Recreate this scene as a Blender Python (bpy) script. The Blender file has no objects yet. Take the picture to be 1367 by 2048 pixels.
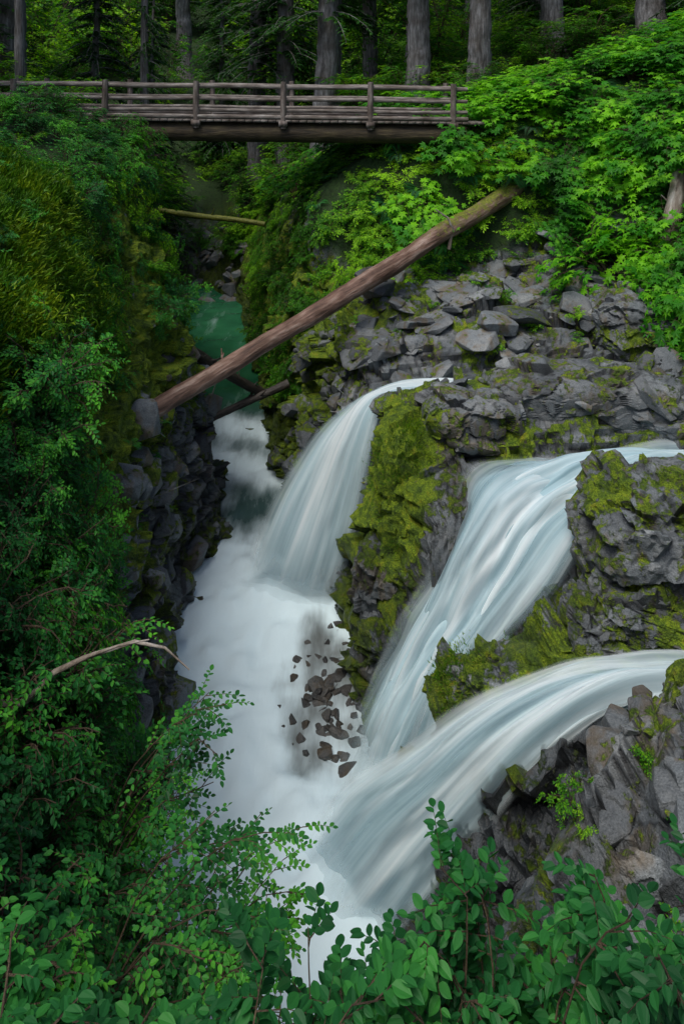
import bpy, math, numpy as np
from mathutils import Vector, Matrix
from mathutils.bvhtree import BVHTree
rng = np.random.default_rng(11)
scene = bpy.context.scene
COL = scene.collection

# ------------------------------------------------------------------ noise
def h3(i, j, k, s):
    n = (i*73856093) ^ (j*19349663) ^ (k*83492791) ^ ((s*2654435761) & 0xffffffff)
    n &= 0xffffffff
    n = ((n ^ (n >> 15))*2246822519) & 0xffffffff
    n = ((n ^ (n >> 13))*3266489917) & 0xffffffff
    n ^= n >> 16
    return n/4294967296.0
def vnoise(p, s=0):
    f = np.floor(p).astype(np.int64); t = p-f; t = t*t*(3-2*t); r = 0
    for dx in (0, 1):
        for dy in (0, 1):
            for dz in (0, 1):
                w = (t[:, 0] if dx else 1-t[:, 0])*(t[:, 1] if dy else 1-t[:, 1])*(t[:, 2] if dz else 1-t[:, 2])
                r = r+w*h3(f[:, 0]+dx, f[:, 1]+dy, f[:, 2]+dz, s)
    return r*2-1
def fbm(p, s=0, o=4):
    a = 1; r = 0; q = p.copy()
    for i in range(o):
        r = r+a*vnoise(q, s+i); a *= .5; q = q*2.03+3.1
    return r/1.9
def facet(p, scale, s=0, aniso=(1, 1, 1)):
    q = p/(scale*np.array(aniso)); f = np.floor(q).astype(np.int64)
    best = np.full(len(q), 9.); b2 = np.full(len(q), 9.); val = np.zeros(len(q))
    for dx in (-1, 0, 1):
        for dy in (-1, 0, 1):
            for dz in (-1, 0, 1):
                c = f+np.array([dx, dy, dz])
                a, b, e = c[:, 0], c[:, 1], c[:, 2]
                fp = c+np.stack([h3(a, b, e, s+1), h3(a, b, e, s+2), h3(a, b, e, s+3)], 1)
                d = q-fp; dd = np.sqrt((d*d).sum(1))
                g = np.stack([h3(a, b, e, s+4), h3(a, b, e, s+5), h3(a, b, e, s+6)], 1)*2-1
                v = (h3(a, b, e, s+7)*2-1)*.8+(g*d).sum(1)*1.1
                m = dd < best
                b2 = np.where(m, best, np.minimum(b2, dd))
                val = np.where(m, v, val); best = np.where(m, dd, best)
    return val, b2-best

# ------------------------------------------------------------------ mesh helpers
def mk_mesh(name, V, loops, starts, totals, smooth=False, mats=(), midx=None, attrs=None):
    me = bpy.data.meshes.new(name)
    V = np.asarray(V, np.float32)
    me.vertices.add(len(V)); me.vertices.foreach_set('co', V.ravel())
    me.loops.add(len(loops)); me.loops.foreach_set('vertex_index', np.asarray(loops, np.int32))
    me.polygons.add(len(starts))
    me.polygons.foreach_set('loop_start', np.asarray(starts, np.int32))
    me.polygons.foreach_set('loop_total', np.asarray(totals, np.int32))
    for m in mats: me.materials.append(m)
    if midx is not None: me.polygons.foreach_set('material_index', np.asarray(midx, np.int32))
    me.polygons.foreach_set('use_smooth', np.full(len(starts), smooth))
    if attrs:
        for k, a in attrs.items():
            at = me.attributes.new(k, 'FLOAT', 'POINT'); at.data.foreach_set('value', np.asarray(a, np.float32))
    me.update(calc_edges=True); me.validate()
    return me
def obj(name, me, parent=None):
    o = bpy.data.objects.new(name, me); COL.objects.link(o)
    if parent: o.parent = parent
    return o
def empty(name):
    o = bpy.data.objects.new(name, None); COL.objects.link(o); return o
def grid_faces(nr, nc, wrap=False):
    i = np.arange(nr-1)[:, None]; j = np.arange(nc if wrap else nc-1)[None, :]
    j2 = (j+1) % nc
    a = i*nc+j; b = i*nc+j2; c = (i+1)*nc+j2; d = (i+1)*nc+j
    return np.stack([a, b, c, d], -1).reshape(-1, 4)
def grid_mesh(name, G, mats, smooth=True, attrs=None, uv=False, wrap=False):
    nr, nc = G.shape[:2]; F = grid_faces(nr, nc, wrap)
    me = mk_mesh(name, G.reshape(-1, 3), F.ravel(), np.arange(len(F))*4, np.full(len(F), 4), smooth, mats, None, attrs)
    if uv:
        u = np.repeat(np.linspace(0, 1, nr), nc); v = np.tile(np.linspace(0, 1, nc), nr)
        at = me.attributes.new('fu', 'FLOAT', 'POINT'); at.data.foreach_set('value', u.astype(np.float32))
        at = me.attributes.new('fv', 'FLOAT', 'POINT'); at.data.foreach_set('value', v.astype(np.float32))
    return me
class Acc:
    def __init__(s): s.V = []; s.L = []; s.T = []; s.M = []; s.R = []; s.n = 0
    def add(s, V, faces, mi=0, rnd=0.5):
        V = np.asarray(V, float); s.V.append(V)
        for f in faces: s.L.append(np.asarray(f)+s.n); s.T.append(len(f)); s.M.append(mi)
        s.R.append(np.broadcast_to(rnd, len(V))); s.n += len(V)
    def add_bulk(s, V, F, mi, rnd):
        s.V.append(V); s.L.append((F+s.n).ravel()); s.T += [F.shape[1]]*len(F); s.M += [mi]*len(F)
        s.R.append(rnd); s.n += len(V)
    def tube(s, P, R, k=6, mi=0, cap=True, jit=0, rnd=.5):
        P = np.asarray(P, float); n = len(P); R = np.broadcast_to(R, n)
        T = np.gradient(P, axis=0); T /= np.linalg.norm(T, axis=1)[:, None]+1e-9
        up = np.array([0, 0, 1.]) if abs(T[:, 2]).mean() < .8 else np.array([1., 0, 0])
        A = np.cross(T, up); A /= np.linalg.norm(A, axis=1)[:, None]+1e-9; B = np.cross(T, A)
        th = np.arange(k)*2*math.pi/k
        rr = R[:, None]*(1+jit*(rng.random((n, k))-.5))
        V = P[:, None]+rr[..., None]*(A[:, None]*np.cos(th)[None, :, None]+B[:, None]*np.sin(th)[None, :, None])
        F = grid_faces(n, k, True)
        s.add_bulk(V.reshape(-1, 3), F, mi, np.full(n*k, rnd))
        if cap:
            s.add(V[0], [list(range(k))], mi, rnd); s.add(V[-1], [list(range(k))[::-1]], mi, rnd)
    def box(s, c, d, mi=0, rot=0):
        x, y, z = np.array(d)/2
        V = np.array([[-x,-y,-z],[x,-y,-z],[x,y,-z],[-x,y,-z],[-x,-y,z],[x,-y,z],[x,y,z],[-x,y,z]])
        s.add(V+np.array(c), [[0,3,2,1],[4,5,6,7],[0,1,5,4],[1,2,6,5],[2,3,7,6],[3,0,4,7]], mi, rng.random())
    def mesh(s, name, mats, smooth=True):
        L = np.concatenate(s.L); T = np.array(s.T); st = np.concatenate([[0], np.cumsum(T)[:-1]])
        return mk_mesh(name, np.concatenate(s.V), L, st, T, smooth, mats, s.M, {'rnd': np.concatenate(s.R)})

# ------------------------------------------------------------------ material helpers
class NT:
    def __init__(s, name):
        s.m = bpy.data.materials.new(name); s.m.use_nodes = True; s.t = s.m.node_tree
        s.t.nodes.clear(); s.out = s.n('ShaderNodeOutputMaterial')
    def n(s, ty, **kw):
        nd = s.t.nodes.new(ty)
        for k, v in kw.items(): setattr(nd, k, v)
        return nd
    def l(s, a, b): s.t.links.new(a, b)
    def attr(s, n): return s.n('ShaderNodeAttribute', attribute_name=n).outputs['Fac']
    def math(s, op, a, b=None, c=None, clamp=False):
        nd = s.n('ShaderNodeMath', operation=op); nd.use_clamp = clamp
        for i, x in enumerate((a, b, c)):
            if x is None: continue
            if isinstance(x, (int, float)): nd.inputs[i].default_value = x
            else: s.l(x, nd.inputs[i])
        return nd.outputs[0]
    def mix(s, f, a, b, mode='MIX'):
        nd = s.n('ShaderNodeMix', data_type='RGBA', blend_type=mode)
        for i, x in ((0, f), (6, a), (7, b)):
            if isinstance(x, (int, float)): nd.inputs[i].default_value = x
            elif isinstance(x, tuple): nd.inputs[i].default_value = (*x, 1)
            else: s.l(x, nd.inputs[i])
        return nd.outputs[2]
    def ramp(s, f, stops):
        nd = s.n('ShaderNodeValToRGB'); e = nd.color_ramp.elements
        e[0].position, e[0].color = stops[0][0], (*stops[0][1], 1)
        e[1].position, e[1].color = stops[-1][0], (*stops[-1][1], 1)
        for p, c in stops[1:-1]:
            x = e.new(p); x.color = (*c, 1)
        s.l(f, nd.inputs[0]); return nd.outputs[0]
    def noise(s, scale, det=4, rough=.55, vec=None, stretch=None):
        nd = s.n('ShaderNodeTexNoise'); nd.inputs['Scale'].default_value = scale
        nd.inputs['Detail'].default_value = det; nd.inputs['Roughness'].default_value = rough
        if vec is None: vec = s.n('ShaderNodeTexCoord').outputs['Object']
        if stretch:
            mp = s.n('ShaderNodeMapping'); mp.inputs['Scale'].default_value = stretch
            s.l(vec, mp.inputs[0]); vec = mp.outputs[0]
        s.l(vec, nd.inputs['Vector']); return nd.outputs['Fac']
    def sm(s, x, a, b):
        nd = s.n('ShaderNodeMapRange', interpolation_type='SMOOTHSTEP')
        nd.inputs[1].default_value = a; nd.inputs[2].default_value = b; s.l(x, nd.inputs[0]); return nd.outputs[0]

def rock_material(name='rock_moss', cm=(1, 1, 1)):
    t = NT(name)
    n1 = t.noise(1.3, 4); n2 = t.noise(9, 5, .65); n3 = t.noise(50, 3, .6)
    n4 = t.noise(2.6, 3, .6, stretch=(1, 1, .3))
    c3 = lambda r, g, b: (r*cm[0], g*cm[1], b*cm[2])
    base = t.ramp(n1, [(.3, c3(.058, .070, .080)), (.5, c3(.13, .145, .152)), (.7, c3(.23, .23, .218))])
    base = t.mix(t.math('MULTIPLY', t.sm(n2, .4, .75), .8), base, c3(.045, .052, .057), 'MIX')
    base = t.mix(.35, base, t.ramp(n3, [(.3, c3(.05, .058, .066)), (.7, c3(.33, .35, .365))]))
    base = t.mix(t.math('MULTIPLY', t.sm(n4, .48, .62), .6), base, (.12, .078, .033))
    rn = t.attr('tint')
    base = t.mix(rn, t.mix(1.0, base, (.28, .29, .32), 'MULTIPLY'), t.mix(1.0, base, (1.4, 1.42, 1.44), 'MULTIPLY'))
    crack = t.attr('crack')
    base = t.mix(crack, (.008, .008, .009), base)
    geo = t.n('ShaderNodeNewGeometry'); sep = t.n('ShaderNodeSeparateXYZ'); t.l(geo.outputs['Normal'], sep.inputs[0])
    moss = t.attr('moss')
    mm = t.math('ADD', t.math('MULTIPLY', moss, 1.25), t.math('MULTIPLY', t.math('SUBTRACT', n2, .5), 1.5))
    mm = t.math('ADD', mm, t.math('MULTIPLY', t.math('SUBTRACT', n4, .5), 1.5))
    mm = t.math('ADD', mm, t.math('MULTIPLY', t.math('MAXIMUM', sep.outputs[2], -.3), .12))
    mf = t.sm(mm, .5, .70)
    mcol = t.ramp(t.noise(5, 4, .7), [(.28, (.025, .045, .005)), (.42, (.09, .16, .008)), (.58, (.24, .34, .010)), (.78, (.40, .31, .02))])
    mcol = t.mix(t.sm(n3, .3, .7), t.mix(1.0, mcol, (.3, .35, .25), 'MULTIPLY'), mcol)
    col = t.mix(mf, base, mcol)
    wet = t.attr('wet')
    col = t.mix(t.math('MULTIPLY', wet, .85), col, t.mix(1.0, col, (.18, .21, .24), 'MULTIPLY'))
    soil = t.attr('soil')
    scol = t.ramp(n2, [(.3, (.006, .014, .003)), (.6, (.02, .055, .007)), (.8, (.04, .07, .012))])
    col = t.mix(soil, col, scol)
    b = t.n('ShaderNodeBsdfPrincipled'); t.l(col, b.inputs['Base Color'])
    rough = t.math('SUBTRACT', .8, t.math('MULTIPLY', wet, .5), clamp=True); t.l(rough, b.inputs['Roughness'])
    b.inputs['Specular IOR Level'].default_value = .42
    hsum = t.math('ADD', t.math('MULTIPLY', n2, .6), t.math('MULTIPLY', n3, t.math('ADD', .25, t.math('MULTIPLY', mf, .5))))
    bp = t.n('ShaderNodeBump'); bp.inputs['Strength'].default_value = .9; bp.inputs['Distance'].default_value = .07
    t.l(hsum, bp.inputs['Height']); t.l(bp.outputs[0], b.inputs['Normal'])
    t.l(b.outputs[0], t.out.inputs[0]); return t.m
def leaf_material(name, dark, mid, bright, transl=.35, clump=1.2):
    t = NT(name); r = t.attr('rnd')
    oi = t.n('ShaderNodeObjectInfo').outputs['Random']
    geo = t.n('ShaderNodeNewGeometry').outputs['Position']
    cn = t.noise(clump, 1, .5, vec=geo)
    f = t.math('ADD', t.math('MULTIPLY', r, .5), t.math('ADD', t.math('MULTIPLY', oi, .25), t.math('MULTIPLY', t.math('SUBTRACT', cn, .42), 1.6)), clamp=True)
    c = t.ramp(f, [(.05, dark), (.5, mid), (.95, bright)])
    b = t.n('ShaderNodeBsdfPrincipled'); t.l(c, b.inputs['Base Color']); b.inputs['Roughness'].default_value = .5
    b.inputs['Specular IOR Level'].default_value = .22
    tr = t.n('ShaderNodeBsdfTranslucent'); t.l(t.mix(1.0, c, (1.5, 1.5, .5), 'MULTIPLY'), tr.inputs[0])
    ms = t.n('ShaderNodeMixShader'); ms.inputs[0].default_value = transl
    t.l(b.outputs[0], ms.inputs[1]); t.l(tr.outputs[0], ms.inputs[2]); t.l(ms.outputs[0], t.out.inputs[0]); return t.m
def wood_material(name, c1, c2, c3, moss=0., stretch=(1, 1, .15), sc=14, rough=.8, bump=.05, lc=False):
    t = NT(name)
    vec = t.n('ShaderNodeAttribute', attribute_name='lc').outputs['Vector'] if lc else None
    n1 = t.noise(sc, 5, .65, vec=vec, stretch=stretch); n2 = t.noise(1.5, 4)
    c = t.ramp(n1, [(.3, c1), (.5, c2), (.7, c3)])
    c = t.mix(t.sm(n2, .35, .7), c, t.mix(1.0, c, (.5, .45, .4), 'MULTIPLY'))
    sep = t.n('ShaderNodeSeparateXYZ'); g = t.n('ShaderNodeNewGeometry'); t.l(g.outputs['Normal'], sep.inputs[0])
    mm = t.math('ADD', t.math('MULTIPLY', t.attr('moss'), 1.0), moss)
    mm = t.math('ADD', mm, t.math('MULTIPLY', sep.outputs[2], .2)); mm = t.math('ADD', mm, t.math('SUBTRACT', t.noise(5, 5, .7), .5))
    c = t.mix(t.sm(mm, .5, .75), c, t.ramp(t.noise(20, 4), [(.3, (.05, .07, .006)), (.7, (.2, .21, .02))]))
    b = t.n('ShaderNodeBsdfPrincipled'); t.l(c, b.inputs['Base Color']); b.inputs['Roughness'].default_value = rough
    bp = t.n('ShaderNodeBump'); bp.inputs['Strength'].default_value = 1; bp.inputs['Distance'].default_value = bump
    t.l(n1, bp.inputs['Height']); t.l(bp.outputs[0], b.inputs['Normal'])
    t.l(b.outputs[0], t.out.inputs[0]); return t.m
def fall_material(name, seed, dens=1.0, fr=(4, 22)):
    t = NT(name)
    fu, fv = t.attr('fu'), t.attr('fv')
    cb = t.n('ShaderNodeCombineXYZ'); t.l(t.math('MULTIPLY', fu, 1.3), cb.inputs[0]); t.l(t.math('MULTIPLY', fv, fr[0]), cb.inputs[1]); cb.inputs[2].default_value = seed
    s1 = t.noise(1., 3, .5, vec=cb.outputs[0])
    cb2 = t.n('ShaderNodeCombineXYZ'); t.l(t.math('MULTIPLY', fu, 2.0), cb2.inputs[0]); t.l(t.math('MULTIPLY', fv, fr[1]), cb2.inputs[1]); cb2.inputs[2].default_value = seed+5
    s2 = t.noise(1., 3, .6, vec=cb2.outputs[0])
    st = t.math('ADD', t.math('MULTIPLY', s1, .7), t.math('MULTIPLY', s2, .3))
    col = t.ramp(st, [(.3, (.30, .47, .54)), (.48, (.58, .75, .81)), (.64, (.90, .96, .98))])
    edge = t.math('MULTIPLY', t.math('MULTIPLY', fv, t.math('SUBTRACT', 1., fv)), 4.)
    a = t.math('ADD', t.sm(edge, 0., .7), t.math('MULTIPLY', t.math('SUBTRACT', st, .5), 3.0))
    a = t.math('MULTIPLY', a, dens, clamp=True)
    a = t.math('MULTIPLY', a, t.sm(edge, 0., .35))
    a = t.math('MULTIPLY', a, t.math('SUBTRACT', 1., t.sm(fu, .82, 1.0)))
    d = t.n('ShaderNodeBsdfDiffuse'); t.l(col, d.inputs[0])
    tr = t.n('ShaderNodeBsdfTranslucent'); t.l(col, tr.inputs[0])
    m0 = t.n('ShaderNodeMixShader'); m0.inputs[0].default_value = .35; t.l(d.outputs[0], m0.inputs[1]); t.l(tr.outputs[0], m0.inputs[2])
    tp = t.n('ShaderNodeBsdfTransparent')
    ms = t.n('ShaderNodeMixShader'); t.l(a, ms.inputs[0]); t.l(tp.outputs[0], ms.inputs[1]); t.l(m0.outputs[0], ms.inputs[2])
    t.l(ms.outputs[0], t.out.inputs[0]); return t.m
def river_material():
    t = NT('river_water')
    foam = t.attr('foam'); n = t.noise(1.1, 4, .6, stretch=(1.8, .5, 1))
    f = t.sm(t.math('ADD', foam, t.math('MULTIPLY', t.math('SUBTRACT', n, .5), 1.2)), .1, 1.0)
    deep = t.ramp(t.noise(.5, 3), [(.3, (.012, .10, .045)), (.7, (.045, .22, .10))])
    deep = t.mix(t.attr('dark'), deep, (.035, .07, .07))
    deep = t.mix(t.attr('shallow'), deep, (.09, .095, .09))
    c = t.mix(f, deep, (.68, .83, .89))
    b = t.n('ShaderNodeBsdfPrincipled'); t.l(c, b.inputs['Base Color'])
    t.l(t.math('ADD', .25, t.math('MULTIPLY', f, .6)), b.inputs['Roughness']); b.inputs['Specular IOR Level'].default_value = .35
    bp = t.n('ShaderNodeBump'); bp.inputs['Strength'].default_value = .35; bp.inputs['Distance'].default_value = .1
    t.l(n, bp.inputs['Height']); t.l(bp.outputs[0], b.inputs['Normal'])
    t.l(b.outputs[0], t.out.inputs[0]); return t.m

M_ROCK = rock_material()
M_STONE = rock_material('river_stone_brown', (.9, .78, .68))
M_RIVER = river_material()
M_STEM = wood_material('twig_bark', (.03, .018, .01), (.07, .045, .025), (.12, .09, .05))
M_BARK = wood_material('conifer_bark', (.05, .048, .05), (.16, .157, .162), (.32, .32, .34), moss=.14, sc=9, bump=.08)
M_LEAF_SHRUB = leaf_material('leaf_shrub', (.008, .050, .015), (.025, .165, .033), (.11, .42, .03))
M_LEAF_FG = leaf_material('leaf_foreground', (.007, .045, .016), (.018, .125, .030), (.05, .26, .04), .3)
M_LEAF_MAPLE = leaf_material('leaf_maple', (.008, .05, .006), (.042, .23, .010), (.22, .56, .015), .4, .7)
M_LEAF_BG = leaf_material('leaf_undergrowth', (.008, .04, .005), (.05, .22, .010), (.32, .62, .015), .4, .3)
M_NEEDLE = leaf_material('leaf_needles', (.006, .028, .007), (.018, .075, .014), (.05, .16, .02), .25, .4)
M_GRASS = leaf_material('moss_grass', (.02, .07, .004), (.07, .19, .008), (.22, .32, .012), .3, 1.2)

# ------------------------------------------------------------------ terrain loft (canyon)
ST = [
 (-12, [(-12,-1),(-8,-1.5),(-5,-1.9),(-3,-2),(-1,-2),(1,-2),(3,-2),(6,-1.8),(9,-1.5),(14,-1)]),
 (0.8, [(-9,-1.2),(-5.5,-1.6),(-3.5,-2.1),(-1.8,-2.4),(0,-2.5),(1.6,-2.5),(3,-2.4),(5,-2.3),(7,-2.2),(10,-1.7)]),
 (2.0, [(-8,-1.3),(-5,-2),(-3.4,-2.9),(-1.8,-3.7),(0,-4.1),(1.6,-4.2),(2.8,-4.2),(4.5,-4.0),(6.5,-3.7),(9,-2.8)]),
 (3.5, [(-7.5,-1.3),(-4.8,-2.6),(-3.2,-4),(-1.6,-5.5),(.2,-6.2),(1.6,-6.4),(2.8,-6.3),(4.5,-6.0),(6.5,-5.3),(9,-3.7)]),
 (5.0, [(-7.5,-1.3),(-4.6,-3),(-3.1,-5),(-1.7,-7.6),(.3,-8.8),(1.6,-8.0),(2.6,-7.3),(3.8,-6.9),(6.5,-6.4),(9,-4)]),
 (6.5, [(-7.5,-1.3),(-4.6,-3),(-3.2,-5.8),(-2,-10.6),(.6,-11.4),(1.6,-8.8),(2.2,-7.6),(3.5,-6.8),(6.5,-6.4),(9,-4.5)]),
 (7.6, [(-7.5,-1.2),(-4.6,-2.8),(-3.4,-6.3),(-2.4,-12),(1.0,-12),(1.9,-10),(3.0,-7.9),(4.0,-6.85),(7,-6.6),(9.5,-5)]),
 (8.2, [(-7.5,-1.1),(-4.6,-2.5),(-3.6,-6.5),(-2.6,-12),(1.0,-12),(2.0,-10),(3.2,-8.2),(4.4,-7.3),(7,-7),(11,-5)]),
 (8.6, [(-7.5,-1.1),(-4.6,-2.5),(-3.6,-6.5),(-2.6,-12),(.9,-12),(1.9,-9.4),(3.2,-8.15),(6,-8.0),(9,-7.9),(11,-5)]),
 (9.1, [(-7.5,-1.1),(-4.6,-2.3),(-3.7,-6.5),(-2.7,-12),(.8,-12),(1.8,-9.2),(3.2,-8.1),(6,-8.0),(9,-7.8),(11,-5)]),
 (9.7, [(-7.5,-1),(-4.5,-2.1),(-3.8,-6.3),(-2.9,-12),(.7,-12),(1.5,-9.2),(2.8,-8.3),(3.8,-7.6),(7,-7),(10,-5)]),
 (10.8,[(-7.5,-.9),(-4.6,-2),(-4,-6.3),(-3.1,-12),(.6,-12),(1.8,-10.1),(3,-9.2),(4.5,-7.7),(8,-7.1),(10.5,-5)]),
 (11.7,[(-8,-.8),(-4.6,-2),(-4.1,-6.4),(-3.2,-12),(.4,-12),(1.6,-9.5),(2.6,-8.6),(4.4,-7.5),(8.5,-7.2),(11,-5)]),
 (12.3,[(-8,-.8),(-4.8,-2),(-4.2,-6.4),(-3.2,-12),(.3,-12),(1.8,-8.2),(2.6,-7.6),(5,-7.35),(9,-7.3),(11,-5)]),
 (12.9,[(-8,-.8),(-5.2,-2.1),(-4.2,-6.4),(-3.3,-12),(.2,-12),(1.45,-7.7),(2.3,-7.25),(5,-7.2),(9,-7.1),(11,-4.3)]),
 (13.4,[(-8,-.8),(-5.5,-2.2),(-4.2,-6.4),(-3.4,-12),(.1,-12),(1.25,-7.2),(2.1,-6.7),(5,-6.4),(9,-6.2),(11,-4)]),
 (14.5,[(-8.5,-.9),(-5.8,-2.4),(-4.3,-6.3),(-3.7,-12),(-.1,-12),(.95,-7),(1.8,-6.6),(5,-6.1),(8.5,-5.9),(10.5,-3.5)]),
 (15.0,[(-8.6,-.9),(-5.8,-2.4),(-4.2,-6.3),(-3.7,-12),(-.3,-12),(.85,-7.4),(1.8,-7.3),(5,-7.1),(8.5,-6.4),(10.4,-3.4)]),
 (15.9,[(-8.7,-.9),(-5.7,-2.3),(-4.1,-6.3),(-3.6,-12),(-.7,-12),(.65,-7.4),(1.8,-7.3),(5,-7.1),(8.3,-6.3),(10.2,-3.2)]),
 (16.6,[(-8.8,-.9),(-5.6,-2.2),(-4.0,-6.5),(-3.3,-12),(-1.1,-12),(.3,-6.9),(1.5,-6.6),(5,-6.4),(8.2,-6),(10.2,-3)]),
 (18.0,[(-9,-1),(-5.7,-2.1),(-4.2,-7),(-3.2,-12),(-1.5,-12),(-.2,-6.8),(1.5,-6.15),(5,-6.05),(7.8,-5.4),(9.8,-2)]),
 (19.6,[(-9,-1.1),(-6,-2),(-4.7,-8),(-3.4,-12),(-1.7,-12),(-1.3,-7.5),(.6,-6),(4.5,-5.75),(7.2,-4.8),(9.6,-1.4)]),
 (20.4,[(-9,-1.2),(-6.4,-2),(-5.0,-8),(-3.9,-12),(-1.8,-12),(-1.6,-7.8),(.2,-5.8),(4,-5.4),(7,-4.2),(9.8,-1.2)]),
 (21.2,[(-9,-1.6),(-6.9,-2.4),(-5.3,-8.2),(-4.3,-12),(-2.0,-12),(-1.9,-7.8),(-.6,-4.8),(2.2,-3.4),(6,-2.5),(10,-.8)]),
 (22.2,[(-9.5,-1.9),(-7.5,-2.7),(-5.6,-8.4),(-4.6,-12),(-2.2,-12),(-2.3,-8),(-.8,-4),(1.5,-2.1),(5,-1.8),(10,-.2)]),
 (24.0,[(-10,-1.8),(-8,-2.8),(-6.2,-8.8),(-5.2,-12),(-2.6,-12),(-2.7,-8.5),(-1,-4),(1.5,-1.9),(5,-1.5),(10,.3)]),
 (28.0,[(-12,-1.5),(-10,-3.5),(-7.9,-8.8),(-7,-12),(-3.6,-12),(-3.5,-9),(-1.9,-5),(.5,-2),(5,-1),(10,.6)]),
 (34.0,[(-15,-1),(-13,-3.5),(-10,-9),(-9,-12),(-4.9,-12),(-4.6,-9.6),(-3.2,-6),(0,-2.3),(5,-.8),(10,1)]),
 (37.0,[(-18,-1),(-15,-4),(-12,-9),(-10,-11.7),(-7,-11.6),(-6,-9.3),(-4.2,-6.5),(0,-2.4),(5,-.6),(10,1.3)]),
 (42.0,[(-22,0),(-17,-3),(-13,-6),(-10,-8),(-7.5,-7.7),(-6,-6.5),(-4.2,-5),(0,-2),(5,0),(10,1.6)]),
 (52.0,[(-24,1),(-18,0),(-13,-1),(-10,-2),(-7.5,-2),(-6,-2),(-4,-1.5),(0,-.5),(5,1),(10,2.5)]),
 (70.0,[(-24,7),(-18,6),(-13,5),(-10,5),(-7.5,5),(-6,5),(-4,5),(0,6),(5,7),(10,8)]),
 (110.0,[(-24,26),(-18,26),(-13,26),(-10,26),(-7.5,26),(-6,26),(-4,26),(0,26),(5,26),(10,27)]),
]
SY = np.array([s[0] for s in ST]); SK = []
for y, k in ST:
    far = max(0, (y-20)/90)
    SK.append([(-70, k[0][1]+10+8*far)]+list(k)+[(70, k[-1][1]+18)])
SK = np.array(SK, float)
ys = np.concatenate([np.arange(-12, .8, .8), np.arange(.8, 6, .12), np.arange(6, 22.6, .06), np.arange(22.6, 34, .14), np.arange(34, 50, .35), np.arange(50, 111, 1.5)])
cnt = [34, 40, 64, 96, 26, 100, 34, 60, 60, 30, 36]
NK = len(cnt)
KX = np.stack([np.interp(ys, SY, SK[:, i, 0]) for i in range(NK+1)], 1)
KZ = np.stack([np.interp(ys, SY, SK[:, i, 1]) for i in range(NK+1)], 1)
S = np.concatenate([i+np.arange(c)/c for i, c in enumerate(cnt)]+[[NK]])
seg = np.minimum(S.astype(int), NK-1); fr = S-seg
fr2 = np.where(seg == 0, 1-(1-fr)**2.2, np.where(seg == NK-1, fr**2.2, fr))
X = KX[:, seg]*(1-fr2)+KX[:, seg+1]*fr2
Z = KZ[:, seg]*(1-fr2)+KZ[:, seg+1]*fr2
Yg = np.repeat(ys[:, None], len(S), 1)
G = np.stack([X, Yg, Z], -1)
Sg = np.repeat(S[None], len(ys), 0)
def sst(x, a, b):
    t = np.clip((x-a)/(b-a), 0, 1); return t*t*(3-2*t)
def normals(G):
    a = np.gradient(G, axis=0); b = np.gradient(G, axis=1)
    n = np.cross(b, a); n /= np.linalg.norm(n, axis=2)[..., None]+1e-9
    return n
N0 = normals(G)
yy, xx, zz = G[..., 1], G[..., 0], G[..., 2]
rock = sst(Sg, 2.6, 3.05)*(1-sst(Sg, 8.9, 9.4))*sst(yy, 5, 6.3)*(1-sst(yy, 24, 30)*.6)*(1-sst(yy, 38, 43))
rock *= 1-sst(Sg, 6.3, 7.2)*sst(yy, 19.6, 20.6)
rock = np.maximum(rock, sst(Sg, 1.8, 2.3)*(1-sst(Sg, 2.9, 3.1))*sst(yy, 7, 9)*.55*(1-sst(yy, 30, 34)))
P = G.reshape(-1, 3); rk = rock.ravel()[:, None]; n0 = N0.reshape(-1, 3)
s_, y_, z_ = Sg.ravel(), P[:, 1], P[:, 2]
mound = sst(s_, 1.0, 1.4)*(1-sst(s_, 2.5, 2.9))*sst(y_, 7.2, 8)*(1-sst(y_, 12.5, 14))
lf = fbm(P*.55, 3, 3)
d = lf*.35+mound*.55*fbm(P*.9, 21, 3)
Pj = P+.15*np.stack([vnoise(P*1.3, 5), vnoise(P*1.3, 6), vnoise(P*1.3, 7)], 1)
f1, e1 = facet(Pj, 1.2, 10, (1.5, .8, .5))
f2, e2 = facet(Pj, .48, 30, (1.5, .9, .45))
f3, e3 = facet(Pj, .2, 60, (1.2, .9, .7))
dr = f1*.28+f2*.12+f3*.03
damp = 1-.8*(np.abs(y_-15.4) < .6)*(P[:, 0] > .5)
damp = damp*(1-.6*np.exp(-((y_-11.7)/1.1)**4)*(s_ > 5)*(s_ < 8))
P2 = P+n0*((d*(.35+.65*rk[:, 0])+dr*rk[:, 0])*damp)[:, None]+np.stack([vnoise(P*.5, 41), vnoise(P*.5, 42)*0, vnoise(P*.5, 43)*.3], 1)*(.35*(1-rk))
G2 = P2.reshape(G.shape)
crack = np.minimum(sst(e1, .0, .08), .2+.8*sst(e2, 0, .09)); crack = 1-(1-crack)*rk[:, 0]
tint = np.clip(.45+.3*f1+.25*f2+.15*f3, 0, 1)
moss = .29+.0*y_
left = sst(3.5-s_, 0, .6)
moss = moss+left*.45
moss += .50*np.exp(-((y_-13.6)/1.0)**4)*sst(s_, 4.8, 5.1)*(1-sst(s_, 6., 6.7))
moss += .38*sst(y_, 16.4, 18)*sst(s_, 4.8, 5.1)*(1-sst(s_, 6.5, 7.0))
moss += .25*np.exp(-((y_-9.7)/.5)**2)*sst(s_, 5, 5.5)*(1-sst(s_, 7, 7.5))
moss += .20*sst(vnoise(P*.6, 77), .1, .5)
wet = (1-sst(z_, -10.6, -8.8))*.85
wet = np.maximum(wet, .85*np.exp(-((y_-11.6)/.8)**4)*sst(s_, 4.8, 5.2)*(1-sst(s_, 7.5, 8)))
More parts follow.
